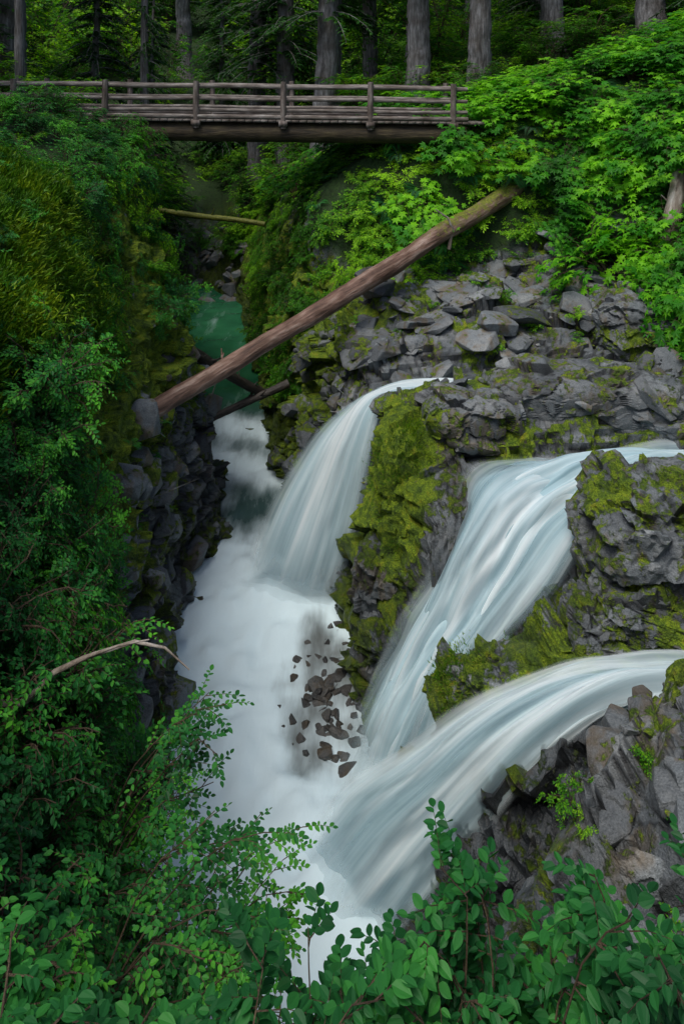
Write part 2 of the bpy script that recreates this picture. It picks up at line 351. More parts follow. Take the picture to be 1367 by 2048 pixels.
wet = np.maximum(wet, .95*np.exp(-((y_-8.0)/1.1)**4)*sst(s_, 4.8, 5.2)*(1-sst(s_, 6.9, 7.5)))
wet = np.maximum(wet, .95*sst(y_, 4, 5)*(1-sst(y_, 7, 8))*sst(s_, 3.5, 4)*(1-sst(s_, 6.3, 7.0)))
wet = np.maximum(wet, .3*sst(s_, 3.1, 3.5)*(1-sst(s_, 4, 4.5))*sst(y_, 10, 11))
wet = np.maximum(wet, .55*sst(vnoise(P*.8, 91), .15, .5)*sst(s_, 6, 6.4)*(1-sst(s_, 8.8, 9.2))*rk[:, 0])
soil = 1-rk[:, 0]; soil = sst(soil, .5, 1.)
soil = soil*(1-mound); moss = moss+mound*.5
me = grid_mesh('terrain', G2, [M_ROCK], False, {'crack': crack, 'tint': tint, 'moss': np.clip(moss, 0, 1.2), 'wet': wet, 'soil': soil})
terrain = obj('terrain', me)
NT2 = normals(G2).reshape(-1, 3)
bvh = BVHTree.FromPolygons([tuple(v) for v in P2[:]], grid_faces(*G.shape[:2]).tolist())
def ground(x, y, z0=60):
    r = bvh.ray_cast(Vector((x, y, z0)), Vector((0, 0, -1)))
    return (r[0].z, r[1]) if r[0] else (0, Vector((0, 0, 1)))
gy = np.linalg.norm(np.gradient(G2, axis=0), axis=2); gx = np.linalg.norm(np.gradient(G2, axis=1), axis=2)
AREA = (gy*gx).ravel()
def pick(mask, n):
    w = AREA*mask; w = w/w.sum(); i = rng.choice(len(w), n, p=w)
    return P2[i], NT2[i]

# ------------------------------------------------------------------ rocks
import bmesh
def hull_rock(seed):
    r = np.random.default_rng(seed); bm = bmesh.new()
    for p in r.uniform(-1, 1, (20, 3)):
        p = p/(np.abs(p)**4).sum()**.25*r.uniform(.85, 1); bm.verts.new(p)
    bmesh.ops.convex_hull(bm, input=bm.verts)
    bmesh.ops.delete(bm, geom=[v for v in bm.verts if not v.link_faces], context='VERTS')
    bmesh.ops.dissolve_limit(bm, angle_limit=.35, verts=bm.verts, edges=bm.edges)
    bmesh.ops.bevel(bm, geom=list(bm.edges), offset=.09, segments=2, affect='EDGES', profile=.6)
    bm.verts.ensure_lookup_table()
    V = np.array([v.co[:] for v in bm.verts]); F = [[v.index for v in f.verts] for f in bm.faces]
    bm.free(); return V, F
HR = [hull_rock(100+i) for i in range(18)]
def rot(ax, ay, az):
    return np.array(Matrix.Rotation(az, 3, 'Z') @ Matrix.Rotation(ay, 3, 'Y') @ Matrix.Rotation(ax, 3, 'X'))
def rock_pile(name, pts, sizes, flat=.6, moss=.2, wet=0., tilt=.5, tn=(.2, .95), mat=None):
    Vs, L, T, at = [], [], [], {'tint': [], 'moss': [], 'wet': [], 'soil': [], 'crack': []}; n = 0
    for p, s in zip(pts, sizes):
        V, F = HR[rng.integers(len(HR))]
        sc = np.array([s*rng.uniform(.7, 1.4), s*rng.uniform(.7, 1.2), s*flat*rng.uniform(.6, 1.2)])
        R = rot(rng.normal()*tilt, rng.normal()*tilt, rng.uniform(0, 6.28))
        W = (V*sc)@R.T+np.array(p)
        Vs.append(W)
        for f in F: L.append(np.array(f)+n); T.append(len(f))
        n += len(W); m = len(W)
        at['tint'].append(np.full(m, rng.uniform(*tn))); at['moss'].append(np.full(m, moss+rng.uniform(-.15, .2)))
        at['wet'].append(np.full(m, wet)); at['soil'].append(np.zeros(m)); at['crack'].append(np.ones(m))
    T = np.array(T)
    me = mk_mesh(name, np.concatenate(Vs), np.concatenate(L), np.concatenate([[0], np.cumsum(T)[:-1]]), T, False, [mat or M_ROCK], None, {k: np.concatenate(v) for k, v in at.items()})
    return obj(name, me)
def scat(n, x0, x1, y0, y1, s0, s1, sink=.1, pw=2.2):
    pts, sz = [], []
    for _ in range(n):
        x, y = rng.uniform(x0, x1), rng.uniform(y0, y1); z, nn = ground(x, y)
        s = s0+(s1-s0)*rng.random()**pw
        pts.append((x, y, z+s*.10-sink)); sz.append(s)
    return pts, sz
TUFT = []
def big_rock(name, c, r, seed, moss, wet=0., amp=.22, fs=.55, yaw=0., tuft=0):
    bm = bmesh.new(); bmesh.ops.create_icosphere(bm, subdivisions=6, radius=1)
    V = np.array([v.co[:] for v in bm.verts]); F = np.array([[v.index for v in f.verts] for f in bm.faces]); bm.free()
    V = V/(np.abs(V)**3.2).sum(1)[:, None]**(1/3.2)
    N = V/np.linalg.norm(V, axis=1)[:, None]; W = V*np.array(r)
    q = W+seed*7.3; q = q+.12*np.stack([vnoise(q*1.7, 5), vnoise(q*1.7, 6), vnoise(q*1.7, 7)], 1)
    a, e = facet(q, fs, seed, (1.2, 1, .7)); b, e2 = facet(q, fs*.4, seed+50)
    W = W+N*(a*amp*.8+b*amp*.3+fbm(q*.7, seed, 3)*amp*1.2)[:, None]
    R = rot(0, 0, yaw); W = W@R.T+np.array(c)
    crack = np.minimum(sst(e, 0, .05)*.7+.3, .4+.6*sst(e2, 0, .06)); n = len(W)
    me = mk_mesh(name, W, F.ravel(), np.arange(len(F))*3, np.full(len(F), 3), False, [M_ROCK], None,
        {'crack': crack, 'tint': np.clip(.55+.3*a, 0, 1), 'moss': np.full(n, moss)+.25*sst(vnoise(q*1.1, 9), .0, .5), 'wet': np.full(n, wet), 'soil': np.zeros(n)})
    o = obj(name, me)
    if tuft: TUFT.append((W, N@R.T, tuft))
    return o
p1, s1 = scat(230, .3, 8.6, 16.2, 20.4, .12, .7, .12)
rock_pile('rock_ledge', p1, s1, .38, .18, .1, .3)
p1, s1 = scat(80, 1.7, 8.5, 13.3, 14.8, .08, .4, .06)
rock_pile('rock_ledge', p1, s1, .4, .26)
p1, s1 = scat(150, 2.6, 5.5, 5.4, 7.7, .08, .26, .02)
rock_pile('boulders', p1, s1, .65, .24, .1, .4, (.25, .85))
aa = rng.uniform(0, 6.283, 230); rr_ = rng.random(230)**.55
p1 = [(-.25+.95*r*math.cos(a), 12.8+1.7*r*math.sin(a), -11.62+rng.uniform(-.05, .07)) for a, r in zip(aa, rr_)]
rock_pile('river_stones', p1, .06+.12*rng.random(230)**2, .6, -.2, .7, .3, (.1, .8), M_STONE)
p1, s1 = scat(110, -10, -5, 34, 41, .15, .6)
rock_pile('river_stones', p1, s1, .6, .1)
pw, nw = pick(((s_ > 3.05)*(s_ < 3.9)*(y_ > 11)*(y_ < 19)*(z_ > -12.2)).astype(float), 170)
rock_pile('canyon_wall_rock', pw-nw*.12, .1+.3*rng.random(170)**2, .8, .24, .2)
pw, nw = pick(((s_ > 5.1)*(s_ < 6.1)*(y_ > 15.9)*(y_ < 19.5)).astype(float), 150)
rock_pile('canyon_wall_rock', pw-nw*.1, .1+.28*rng.random(150)**2, .8, .38, .25)
big_rock('mossy_rock', (5.15, 10.75, -7.35), (1.35, .95, 1.1), 3, .38, 0, .2, .5)
big_rock('mossy_rock', (4.6, 9.9, -8.0), (.7, .4, .5), 21, .38, 0.2, .16, .4)
big_rock('mossy_rock', (3.75, 10.1, -8.3), (.42, .5, .5), 4, .38, .5, .15, .4)
big_rock('mossy_rock', (2.2, 9.85, -8.95), (.9, .45, .55), 5, .50, .3, .14, .4, 0, 70)
big_rock('mossy_rock', (1.38, 13.7, -9.0), (.72, .75, 2.05), 6, .85, 0, .14, .45, 0, 200)
big_rock('mossy_rock', (.75, 13.3, -10.6), (.5, .5, 1.4), 7, .2, .7, .14, .45)
big_rock('boulder', (2.6, 13.6, -6.8), (.9, .6, .42), 8, .27, 0, .16)
big_rock('boulder', (5.0, 14.0, -6.55), (1.9, .8, .55), 9, .28, 0, .16, .8)
big_rock('boulder', (7.3, 16.6, -6.1), (1.2, .9, .8), 10, .24, 0, .18)
big_rock('boulder', (7.0, 13.6, -6.7), (1.3, .7, .5), 12, .3, 0, .16)
big_rock('boulder', (4.3, 7.6, -7.15), (.55, .4, .5), 13, .4, 0.2, .15, .35)
big_rock('boulder', (2.9, 6.3, -7.35), (.35, .3, .3), 14, .15, 0, .1, .3)
big_rock('boulder', (3.5, 6.4, -7.0), (.4, .35, .3), 15, .2, 0, .1, .3)

# ------------------------------------------------------------------ water
xs = np.linspace(-13, 2.8, 170); yw = np.linspace(6, 42, 380)
Xw, Yw = np.meshgrid(xs, yw); Pw = np.stack([Xw.ravel(), Yw.ravel(), np.zeros(Xw.size)], 1)
foam = np.clip(1.2-1.1*sst(Pw[:, 1], 15.5, 18.2), 0, 1.2)
foam = np.maximum(foam, .95*np.exp(-((Pw[:, 1]-21.0)/2.6)**4)*(np.sin(Pw[:, 1]*2.7+Pw[:, 0]*.8)*.3+.8))
q_ = ((Pw[:, 0]+.15)/1.05)**2+((Pw[:, 1]-12.8)/1.8)**2+.7*fbm(Pw*1.4, 31, 3)
shal = 1-sst(q_, .2, 1.5); foam -= shal*(.75+.35*fbm(Pw*2.5, 35, 2))
dark = 1-sst(Pw[:, 1], 22.5, 25.5)
zw = -11.52+.07*fbm(Pw*1.5, 4, 3)*(1-.7*shal)+np.clip(foam, 0, 2)*.10*fbm(Pw*3, 8, 3)-.05*shal+.25*np.exp(-((Pw[:, 1]-15.2)**2/1.5+(Pw[:, 0]+1.4)**2/2.5))+.35*np.exp(-((Pw[:, 1]-10)**2/3+(Pw[:, 0])**2/2.))*(1-shal)
Gw = np.stack([Xw, Yw, zw.reshape(Xw.shape)], -1)
obj('river_water', grid_mesh('river_water', Gw, [M_RIVER], True, {'foam': foam, 'dark': dark, 'shallow': shal}))

def crspline(P, n):
    P = np.array(P, float); Q = np.vstack([2*P[0]-P[1], P, 2*P[-1]-P[-2]])
    d = np.linalg.norm(np.diff(P, axis=0), axis=1); c = np.concatenate([[0], np.cumsum(d)]); c /= c[-1]
    t = np.linspace(0, 1, n); i = np.clip(np.searchsorted(c, t, 'right')-1, 0, len(P)-2); f = ((t-c[i])/(c[i+1]-c[i]))[:, None]
    p0, p1, p2, p3 = Q[i], Q[i+1], Q[i+2], Q[i+3]
    return .5*((2*p1)+(-p0+p2)*f+(2*p0-5*p1+4*p2-p3)*f*f+(-p0+3*p1-3*p2+p3)*f**3)
def waterfall(name, A, B, bulge=.15, rough=.05, seed=0, frq=(4, 22)):
    par = empty(name)
    for k, (off, dens, br, wd) in enumerate(((0., 1.5, 1., .05), (.16, .65, 1.6, .14), (-.12, 1.1, .6, .02))):
        n, m = 150, 60
        a = crspline(A, n); b = crspline(B, n); v = np.linspace(-wd, 1+wd, m)
        Gf = a[:, None]*(1-v)[None, :, None]+b[:, None]*v[None, :, None]
        nr = normals(Gf)
        if nr[..., 2].mean() < 0: nr = -nr
        u = np.linspace(0, 1, n)[:, None]
        q = np.stack([np.repeat(u*5, m, 1).ravel(), np.tile(v*5, n), np.full(n*m, seed+k*3.)], 1)
        w = fbm(q, seed+k, 3).reshape(n, m)*rough*br*(.3+u)+bulge*np.sin(math.pi*np.clip(v, 0, 1))[None]*(.3+.7*u)+off*sst(u, .15, .5)
        Gf = Gf+nr*w[..., None]
        obj('sheet_%d' % (k+1), grid_mesh('sheet', Gf, [fall_material('%s_m%d' % (name, k), seed*3.+k*11, dens, frq)], True, None, True), par)
    return par
waterfall('waterfall', [(7, 15.8, -7.05), (2.2, 15.75, -7.1), (1.2, 15.7, -7.2), (.35, 15.65, -7.55), (-.45, 15.6, -8.2), (-1.15, 15.5, -9.2), (-1.75, 15.4, -10.4), (-2.3, 15.3, -11.8)],
          [(7, 15.1, -7.1), (2.2, 15.0, -7.15), (1.2, 14.95, -7.25), (.85, 14.9, -7.45), (.65, 14.85, -8.1), (.45, 14.8, -9.1), (.15, 14.75, -10.3), (-.3, 14.7, -11.8)], .12, .10, 1, (3, 20))
waterfall('waterfall', [(8.5, 13.0, -7.05), (5.5, 12.9, -7.1), (3.6, 12.7, -7.12), (2.5, 12.5, -7.25), (2.05, 12.25, -7.9), (1.55, 12.0, -8.9), (.8, 11.75, -10.1), (-.1, 11.4, -11.8)],
          [(8.5, 12.2, -7.05), (5.8, 12.0, -7.02), (4.8, 11.7, -7.15), (4.05, 11.4, -7.75), (3.35, 11.1, -8.45), (2.5, 10.85, -9.3), (1.75, 10.6, -10.3), (1.1, 10.4, -11.8)], .13, .42, 2, (7, 26))
waterfall('waterfall', [(9, 9.2, -7.80), (6, 9.1, -7.82), (4.4, 9.05, -7.83), (3.6, 9.0, -7.86), (2.75, 9.05, -8.0), (1.8, 9.2, -8.5), (1.0, 9.4, -9.25), (.1, 9.8, -10.3), (-.8, 10.1, -11.9)],
          [(9, 8.6, -7.80), (6, 8.6, -7.82), (4.5, 8.6, -7.84), (3.5, 8.6, -7.95), (2.8, 8.55, -8.3), (2.15, 8.55, -8.9), (1.6, 8.65, -9.7), (1.1, 8.8, -10.6), (.4, 9.1, -11.9)], .12, .18, 3, (4, 16))

# ------------------------------------------------------------------ logs
M_LOG = wood_material('fallen_log_wood', (.05, .025, .018), (.19, .11, .08), (.42, .32, .27), stretch=(.12, 1, 1), sc=9, rough=.7, bump=.06, lc=True)
M_LOGD = wood_material('dark_log_wood', (.010, .008, .006), (.03, .023, .018), (.07, .06, .05), stretch=(.15, 1, 1), sc=10, rough=.6, lc=True)
M_SNAG = wood_material('bleached_wood', (.10, .07, .05), (.30, .26, .22), (.52, .48, .44), stretch=(1, 1, .2), sc=8)
def log(name, a, b, r0, r1, mat, moss_fn=None, n=110, k=28, stubs=5):
    a, b = np.array(a, float), np.array(b, float); t = np.linspace(0, 1, n)
    A = Acc(); P = a+(b-a)*t[:, None]
    P += np.stack([vnoise(P*.5, 1), vnoise(P*.5, 2), vnoise(P*.5, 3)], 1)*.09
    R = r0+(r1-r0)*t
    A.tube(P, R*(1+.07*vnoise(np.stack([t*22, t*0, t*0], 1), 5)), k, 0, True, .09)
    Lg = np.linalg.norm(b-a); ax = (b-a)/Lg
    for i in range(stubs):
        q = rng.uniform(.1, .95); c = P[int(q*(n-1))]; dd = rng.normal(size=3); dd -= ax*dd.dot(ax); dd /= np.linalg.norm(dd); dd += ax*.4; dd[2] = abs(dd[2])
        L = rng.uniform(.15, .4); A.tube([c, c+dd*L*.6, c+dd*L+np.array([0, 0, .05])], [.04, .025, .012], 6, 0)
    me = A.mesh(name, [mat]); V = np.concatenate(A.V); tt = ((V-a)@(b-a))/((b-a)@(b-a))
    at = me.attributes.new('moss', 'FLOAT', 'POINT'); at.data.foreach_set('value', (moss_fn(tt) if moss_fn else tt*0).astype(np.float32))
    e1_ = np.cross(ax, [0, 0, 1]); e1_ /= np.linalg.norm(e1_); e2_ = np.cross(ax, e1_)
    lc = np.stack([tt*Lg, (V-a)@e1_, (V-a)@e2_], 1).astype(np.float32)
    at = me.attributes.new('lc', 'FLOAT_VECTOR', 'POINT'); at.data.foreach_set('vector', lc.ravel())
    return obj(name, me)
LA, LB = np.array((-5.5, 13.1, -7.65)), np.array((8.2, 23.1, -2.4))
log('fallen_log', LA, LB, .17, .30, M_LOG, lambda t: .08+.45*sst(t, .45, .65), stubs=7)
log('fallen_log', (-4.9, 16.3, -5.9), (-2.3, 19.2, -8.9), .15, .12, M_LOGD, stubs=5)
log('fallen_log', (-3.6, 18.6, -9.4), (-1.5, 19.3, -8.7), .09, .12, M_LOGD, stubs=3)
log('fallen_log', (-8.2, 27, -5.2), (-3.0, 26.6, -5.8), .13, .10, M_LOGD, lambda t: t*0+.8, stubs=1)
log('tree_snag', (8.1, 17.6, -5.6), (8.9, 18.0, -2.5), .3, .17, wood_material('snag_wood', (.10, .06, .04), (.33, .28, .24), (.6, .56, .52), stretch=(.2, 1, 1), sc=7, lc=True), stubs=3, n=30)
A = Acc(); A.tube([(3.0, 19.2, -4.9), (3.1, 19.2, -4.3), (2.95, 19.1, -4.0), (2.6, 19.0, -3.75)], [.06, .045, .03, .015], 6)
obj('dead_branch', A.mesh('dead_branch', [M_SNAG]))
A = Acc(); A.tube([(-3.3, 5.6, -5.3), (-2.9, 5.6, -5.16), (-2.6, 5.6, -5.15), (-2.35, 5.6, -4.9), (-2.1, 5.6, -4.78), (-1.7, 5.6, -4.65), (-1.45, 5.6, -4.7), (-1.25, 5.6, -4.88)], [.034, .03, .028, .024, .02, .015, .01, .005], 7, jit=.2)
A.tube([(-2.1, 5.6, -4.78), (-1.8, 5.5, -4.6), (-1.55, 5.5, -4.55)], [.014, .01, .005], 5)
obj('dead_branch', A.mesh('dead_branch', [M_SNAG]))

# ------------------------------------------------------------------ bridge
M_RAIL = wood_material('weathered_timber', (.06, .048, .042), (.19, .165, .15), (.36, .34, .32), stretch=(.15, 1, 1), sc=14, bump=.02)
M_POST = wood_material('post_timber', (.055, .04, .034), (.16, .13, .115), (.32, .29, .27), sc=12, bump=.02)
M_GIRD = wood_material('girder_log', (.012, .009, .005), (.042, .03, .013), (.09, .07, .03), moss=.26, stretch=(.15, 1, 1), sc=10)
bridge = empty('footbridge')
def part(nm, A, mats): obj(nm, A.mesh(nm, mats), bridge)
zo = lambda x: -.012*(x+3.4)
A = Acc()
for yv in (21.5, 22.3, 23.1):
    xs_ = np.linspace(-9.8, 3.6, 40); A.tube(np.stack([xs_, np.full(40, yv), -1.80+zo(xs_)], 1), .31, 18, 0, True, .05)
part('girder_logs', A, [M_GIRD])
A = Acc()
for x in np.arange(-13.2, 4.4, .24):
    A.box((x, 22.3, -1.42+zo(x)), (.22, 2.3, .08))
part('deck_planks', A, [M_RAIL])
A = Acc()
for yv in (21.2, 23.4):
    xs_ = np.linspace(-13.2, 3.9, 46)
    A.tube(np.stack([xs_, np.full(46, yv), -1.30+zo(xs_)], 1), .075, 10, 0, True, .08)
    for k, z in enumerate((-.36, -.75, -1.10)):
        A.tube(np.stack([xs_, np.full(46, yv+(.09 if yv < 22 else -.09)), z+zo(xs_)+.012*np.sin(xs_*1.3+k)], 1), .062 if k else .07, 10, 0, True, .08)
part('rails', A, [M_RAIL])
A = Acc()
for x in (-12.9, -10.2, -7.35, -4.53, -1.82, .88, 3.45):
    A.tube([(x, 21.2, -1.66+zo(x)), (x, 21.2, -.9+zo(x)), (x+.01, 21.2, -.2+zo(x))], [.095, .095, .088], 12, 0, True, .06)
    A.tube([(x+.1, 23.4, -1.6+zo(x)), (x+.1, 23.4, -.2+zo(x))], .09, 12, 0, True, .06)
    A.box((x, 21.32, -1.5+zo(x)), (.26, .5, .16))
    A.tube([(x+.02, 21.2, -1.5+zo(x)), (x+.02, 22.3, -1.56+zo(x)), (x+.02, 23.4, -1.5+zo(x))], .08, 8)
part('posts', A, [M_POST])

# ------------------------------------------------------------------ foliage
def oval(nh=2, w=.27):
    t = np.linspace(0, 1, nh+2)[1:-1]; wd = w*np.sin(np.pi*t**.85)**.8
    up = np.stack([t, wd, .05+0*t-.12*t*t], 1); dn = np.stack([t, -wd, .05+0*t-.12*t*t], 1)
    V = np.vstack([[0, 0, 0], up, [1, 0, -.12], dn]); n = len(t)
    return V, np.array([[0]+[n+1]+list(range(n, 0, -1)), [0]+list(range(n+2, 2*n+2))+[n+1]])
OV2, OV5 = oval(2), oval(5, .30)
def maple():
    ang = np.radians([-140, -95, -48, 0, 48, 95, 140]); r = [.5, .78, .95, 1.05, .95, .78, .5]
    va = np.radians([-178, -118, -70, -23, 23, 70, 118, 178]); vr = [.12, .42, .48, .52, .52, .48, .42, .12]
    V = [[.0, 0, .0]]+[[math.cos(a)*q, math.sin(a)*q, -.04] for a, q in zip(va, vr)]+[[math.cos(a)*q, math.sin(a)*q, -.2] for a, q in zip(ang, r)]
    V = np.array(V)*.5+np.array([.45, 0, 0]); F = np.array([[0, 1+i, 9+i, 2+i] for i in range(7)])
    return V, F
MP = maple()
RH = (np.array([[0, 0, 0], [.5, .2, .03], [1, 0, -.05], [.5, -.2, .03]]), np.array([[0, 3, 2, 1]]))
def place_leaves(A, T, pos, dirs, nrm, size, mi, rnd):
    V, F = T; d = dirs/np.linalg.norm(dirs, axis=1)[:, None]
    y = np.cross(nrm, d); y /= np.linalg.norm(y, axis=1)[:, None]+1e-9; z = np.cross(d, y)
    W = pos[:, None]+size[:, None, None]*(V[None, :, 0:1]*d[:, None]+V[None, :, 1:2]*y[:, None]+V[None, :, 2:3]*z[:, None])
    n, k = len(pos), len(V)
    FF = (F[None]+(np.arange(n)*k)[:, None, None]).reshape(-1, F.shape[1])
    A.add_bulk(W.reshape(-1, 3), FF, mi, np.repeat(rnd, k))
def shrub_mesh(name, seed, H, R, nstem, ntwig, nleaf, lsize, T, mat, tl=.35, flat=.25, t0=.3, stemr=.014, az=None):
    r = np.random.default_rng(seed); A = Acc(); PP, DD, NN, SS, RR = [], [], [], [], []
    for _ in range(nstem):
        a = r.uniform(0, 6.283) if az is None else r.uniform(*az); reach = R*r.uniform(.35, 1.); h = H*r.uniform(.55, 1.05)
        t = np.linspace(0, 1, 8); h1 = h*(1-(1-t)**1.7)
        bx = reach*t**1.35; wob = np.cumsum(r.normal(0, .03*H, 8))
        st = np.stack([bx*math.cos(a)-wob*math.sin(a), bx*math.sin(a)+wob*math.cos(a), h1], 1)
        A.tube(st, np.linspace(stemr, stemr*.3, 8), 5, 1, False)
        for j in range(ntwig):
            q = r.uniform(t0, 1)**.8; f = q*7; i = min(int(f), 6); c = st[i]+(st[i+1]-st[i])*(f-i)
            b = a+r.normal(0, 1.1) if q < .97 else a
            L = tl*r.uniform(.6, 1.3)*(1.15-.5*q); dd = np.array([math.cos(b), math.sin(b), r.uniform(-.15, .35)])
            u = np.linspace(.12, 1, nleaf); tw = c+dd*L*u[:, None]; tw[:, 2] -= .3*L*u*u
            A.tube(np.vstack([c, tw[nleaf//2], tw[-1]]), [stemr*.4, stemr*.25, stemr*.12], 3, 1, False)
            sd = np.where(np.arange(nleaf) % 2 == 0, 1, -1)*r.uniform(.7, 1.1, nleaf); sd[-1] = 0
            ld = b+sd; dv = np.stack([np.cos(ld), np.sin(ld), r.normal(-.08, .18, nleaf)], 1)
            nv = np.stack([r.normal(0, flat, nleaf), r.normal(0, flat, nleaf), np.ones(nleaf)], 1)
            PP.append(tw); DD.append(dv); NN.append(nv); SS.append(lsize*r.uniform(.6, 1.2, nleaf)); RR.append(np.clip(r.uniform(0, .7, nleaf)+.3*q, 0, 1))
    place_leaves(A, T, np.concatenate(PP), np.concatenate(DD), np.concatenate(NN), np.concatenate(SS), 0, np.concatenate(RR))
    return A.mesh(name, [mat, M_STEM], False)
def inst(name, me, p, s, par=None, tilt=(0, 0), yaw=None, sz=None):
    o = obj(name, me, par); o.location = p; o.rotation_euler = (tilt[0], tilt[1], rng.uniform(0, 6.28) if yaw is None else yaw)
    o.scale = (s, s, s*(sz or 1)); return o

SH_A = [shrub_mesh('huckleberry', 200+i, 1.1, .8, 11, 11, 9, .068, OV2, M_LEAF_SHRUB) for i in range(5)]
SH_F = [shrub_mesh('salal', 220+i, .8, .7, 11, 9, 8, .08, OV5, M_LEAF_FG, .34) for i in range(5)]
SH_G = [shrub_mesh('tall_salal', 230+i, 1.5, .55, 9, 10, 8, .068, OV5, M_LEAF_FG, .30, .35, .5, .008) for i in range(5)]
SH_O = [shrub_mesh('overhanging_shrub', 235+i, 2.3, 1.6, 9, 12, 10, .058, OV5, M_LEAF_SHRUB, .42, .25, .45, .011, (-.75, .5)) for i in range(3)]
SH_M = [shrub_mesh('vine_maple', 240+i, 1.3, 1.3, 9, 7, 4, .38, MP, M_LEAF_MAPLE, .6, .25) for i in range(5)]
SH_B = [shrub_mesh('undergrowth', 260+i, 1.7, 1.5, 15, 12, 9, .15, RH, M_LEAF_BG, .5, .4, .1) for i in range(4)]
SH_C = [shrub_mesh('cliff_plant', 280+i, .45, .6, 9, 8, 8, .085, RH, M_LEAF_BG, .22, .5, .1, .006) for i in range(3)]
SH_D = [shrub_mesh('cliff_plant_dark', 290+i, .55, .7, 10, 9, 8, .085, RH, M_LEAF_SHRUB, .25, .5, .1, .006) for i in range(3)]
def fern(seed):
    r = np.random.default_rng(seed); A = Acc(); PP, DD, NN, SS, RR = [], [], [], [], []
    for _ in range(11):
        a = r.uniform(0, 6.283); L = r.uniform(.5, .85); t = np.linspace(0, 1, 30)
        st = np.stack([L*.8*t*math.cos(a), L*.8*t*math.sin(a), L*(.9*t-.75*t*t)], 1)
        A.tube(st[::5], np.linspace(.005, .0015, 6), 3, 1, False)
        for sd in (1, -1):
            m = 28; PP.append(st[2:30]); b = a+sd*1.35
            DD.append(np.stack([np.full(m, math.cos(b)), np.full(m, math.sin(b)), np.full(m, -.15)], 1)); NN.append(np.tile([0, 0, 1.], (m, 1)))
            SS.append(.15*L*np.sin(np.pi*np.linspace(.12, .98, m))**.7+.01); RR.append(np.full(m, r.uniform(.1, .6)))
    place_leaves(A, (RH[0]*np.array([1, .5, 1]), RH[1]), np.concatenate(PP), np.concatenate(DD), np.concatenate(NN), np.concatenate(SS), 0, np.concatenate(RR))
    return A.mesh('fern', [M_LEAF_SHRUB, M_STEM], False)
FE = [fern(i) for i in range(3)]
def grass(seed, L=.2, n=130, w=.03):
    r = np.random.default_rng(seed); A = Acc()
    pos = np.stack([r.normal(0, .16, n), r.normal(0, .16, n), np.zeros(n)], 1)
    d = np.stack([r.normal(0, .45, n), r.normal(0, .45, n), np.ones(n)], 1)
    T = (np.array([[0, w, 0], [0, -w, 0], [.6, -w*.7, .06], [1, 0, -.12], [.6, w*.7, .06]]), np.array([[0, 1, 2, 3, 4]]))
    place_leaves(A, T, pos, d, r.normal(0, 1, (n, 3)), L*r.uniform(.5, 1.3, n), 0, r.random(n)); return A.mesh('grass', [M_GRASS], False)
GR = [grass(i) for i in range(3)]
MT = [grass(i+10, .055, 150, .12) for i in range(3)]

def put(par, meshes, p, n, s0, s1, tilt_n, sink=.05, sz=None):
    for i in range(len(p)):
        nv = Vector(n[i]*tilt_n+np.array([0, 0, 1-tilt_n])).normalized()
        o = obj('plant_%d' % (i+1), meshes[rng.integers(len(meshes))], par)
        q = nv.to_track_quat('Z', 'Y') @ Matrix.Rotation(rng.uniform(0, 6.28), 3, 'Z').to_quaternion()
        o.rotation_mode = 'QUATERNION'; o.rotation_quaternion = q; s = rng.uniform(s0, s1)
        o.scale = (s, s, s*(sz or 1)); o.location = Vector(p[i])-nv*sink
def zone(name, meshes, mask, n, s0, s1, tilt_n=.5, sink=.05, sz=None):
    par = empty(name); p, nn = pick(mask.astype(float), n)
    put(par, meshes, p, nn, s0, s1, tilt_n, sink, sz); return par
x_ = P[:, 0]
vis = np.abs(x_) < y_*.62+3.5
tl_ = np.clip((P2-LA)@(LB-LA)/((LB-LA)@(LB-LA)), 0, 1); LP = LA+tl_[:, None]*(LB-LA)
dxy = np.hypot(P2[:, 0]-LP[:, 0], P2[:, 1]-LP[:, 1])
clear = 1.-1.*((dxy < .8)*(tl_ < .88)) - 1.*((P2[:, 0] > 2.)*(P2[:, 0] < 6.0)*(P2[:, 1] > 19)*(P2[:, 1] < LP[:, 1])*(dxy < 2.2))
clear = np.clip(clear, 0, 1)
m = (vis*(soil > .3)*(s_ > 6.6)*(y_ > 19.6)*(y_ < 26)*(x_ > -1.2)*(x_ < 16)) | (vis*(s_ > 8.7)*(y_ > 13)*(y_ < 20.5)*(x_ < 14))
near_bridge = (y_ > 20.8)*(y_ < 24)*(x_ < 4.0)
zone('vine_maple_thicket', SH_M, m*(1-.92*near_bridge)*clear, 200, .6, 1.05)
zone('undergrowth', SH_C+FE, m, 190, .7, 1.4)
zone('undergrowth', SH_C, vis*(y_ > 19.7)*(y_ < 22.5)*(x_ > .5)*(x_ < 7)*(s_ > 6.5), 90, .6, 1.1, .4)
m = vis*(s_ > 5.6)*(s_ < 7.6)*(y_ > 19.4)*(y_ < 36)*(z_ > -9.6)*(z_ < -1.5)
zone('canyon_undergrowth', SH_C, m*(1-.8*(y_ > 20.8)*(z_ > -3.2)*(y_ < 24)), 420, .45, .95, .7)
m = vis*(s_ > 1.6)*(s_ < 2.9)*(y_ > 12.5)*(y_ < 34)*(z_ > -7.2)
zone('canyon_undergrowth', SH_D+SH_C, m, 370, .45, .95, .7)
m = vis*(s_ > 2.7)*(s_ < 3.7)*(y_ > 21)*(y_ < 37)*(z_ > -10.8)
zone('canyon_undergrowth', SH_D+SH_C, m, 160, .4, .9, .8)
m = vis*(s_ > 2.9)*(s_ < 3.75)*(y_ > 10)*(y_ < 20)*(z_ > -10)
zone('cliff_plants', SH_C+FE, m, 22, .25, .5, .7)
m = vis*(s_ < 2.1)*(y_ > 9)*(y_ < 21)*(x_ > -14)*(1-mound)
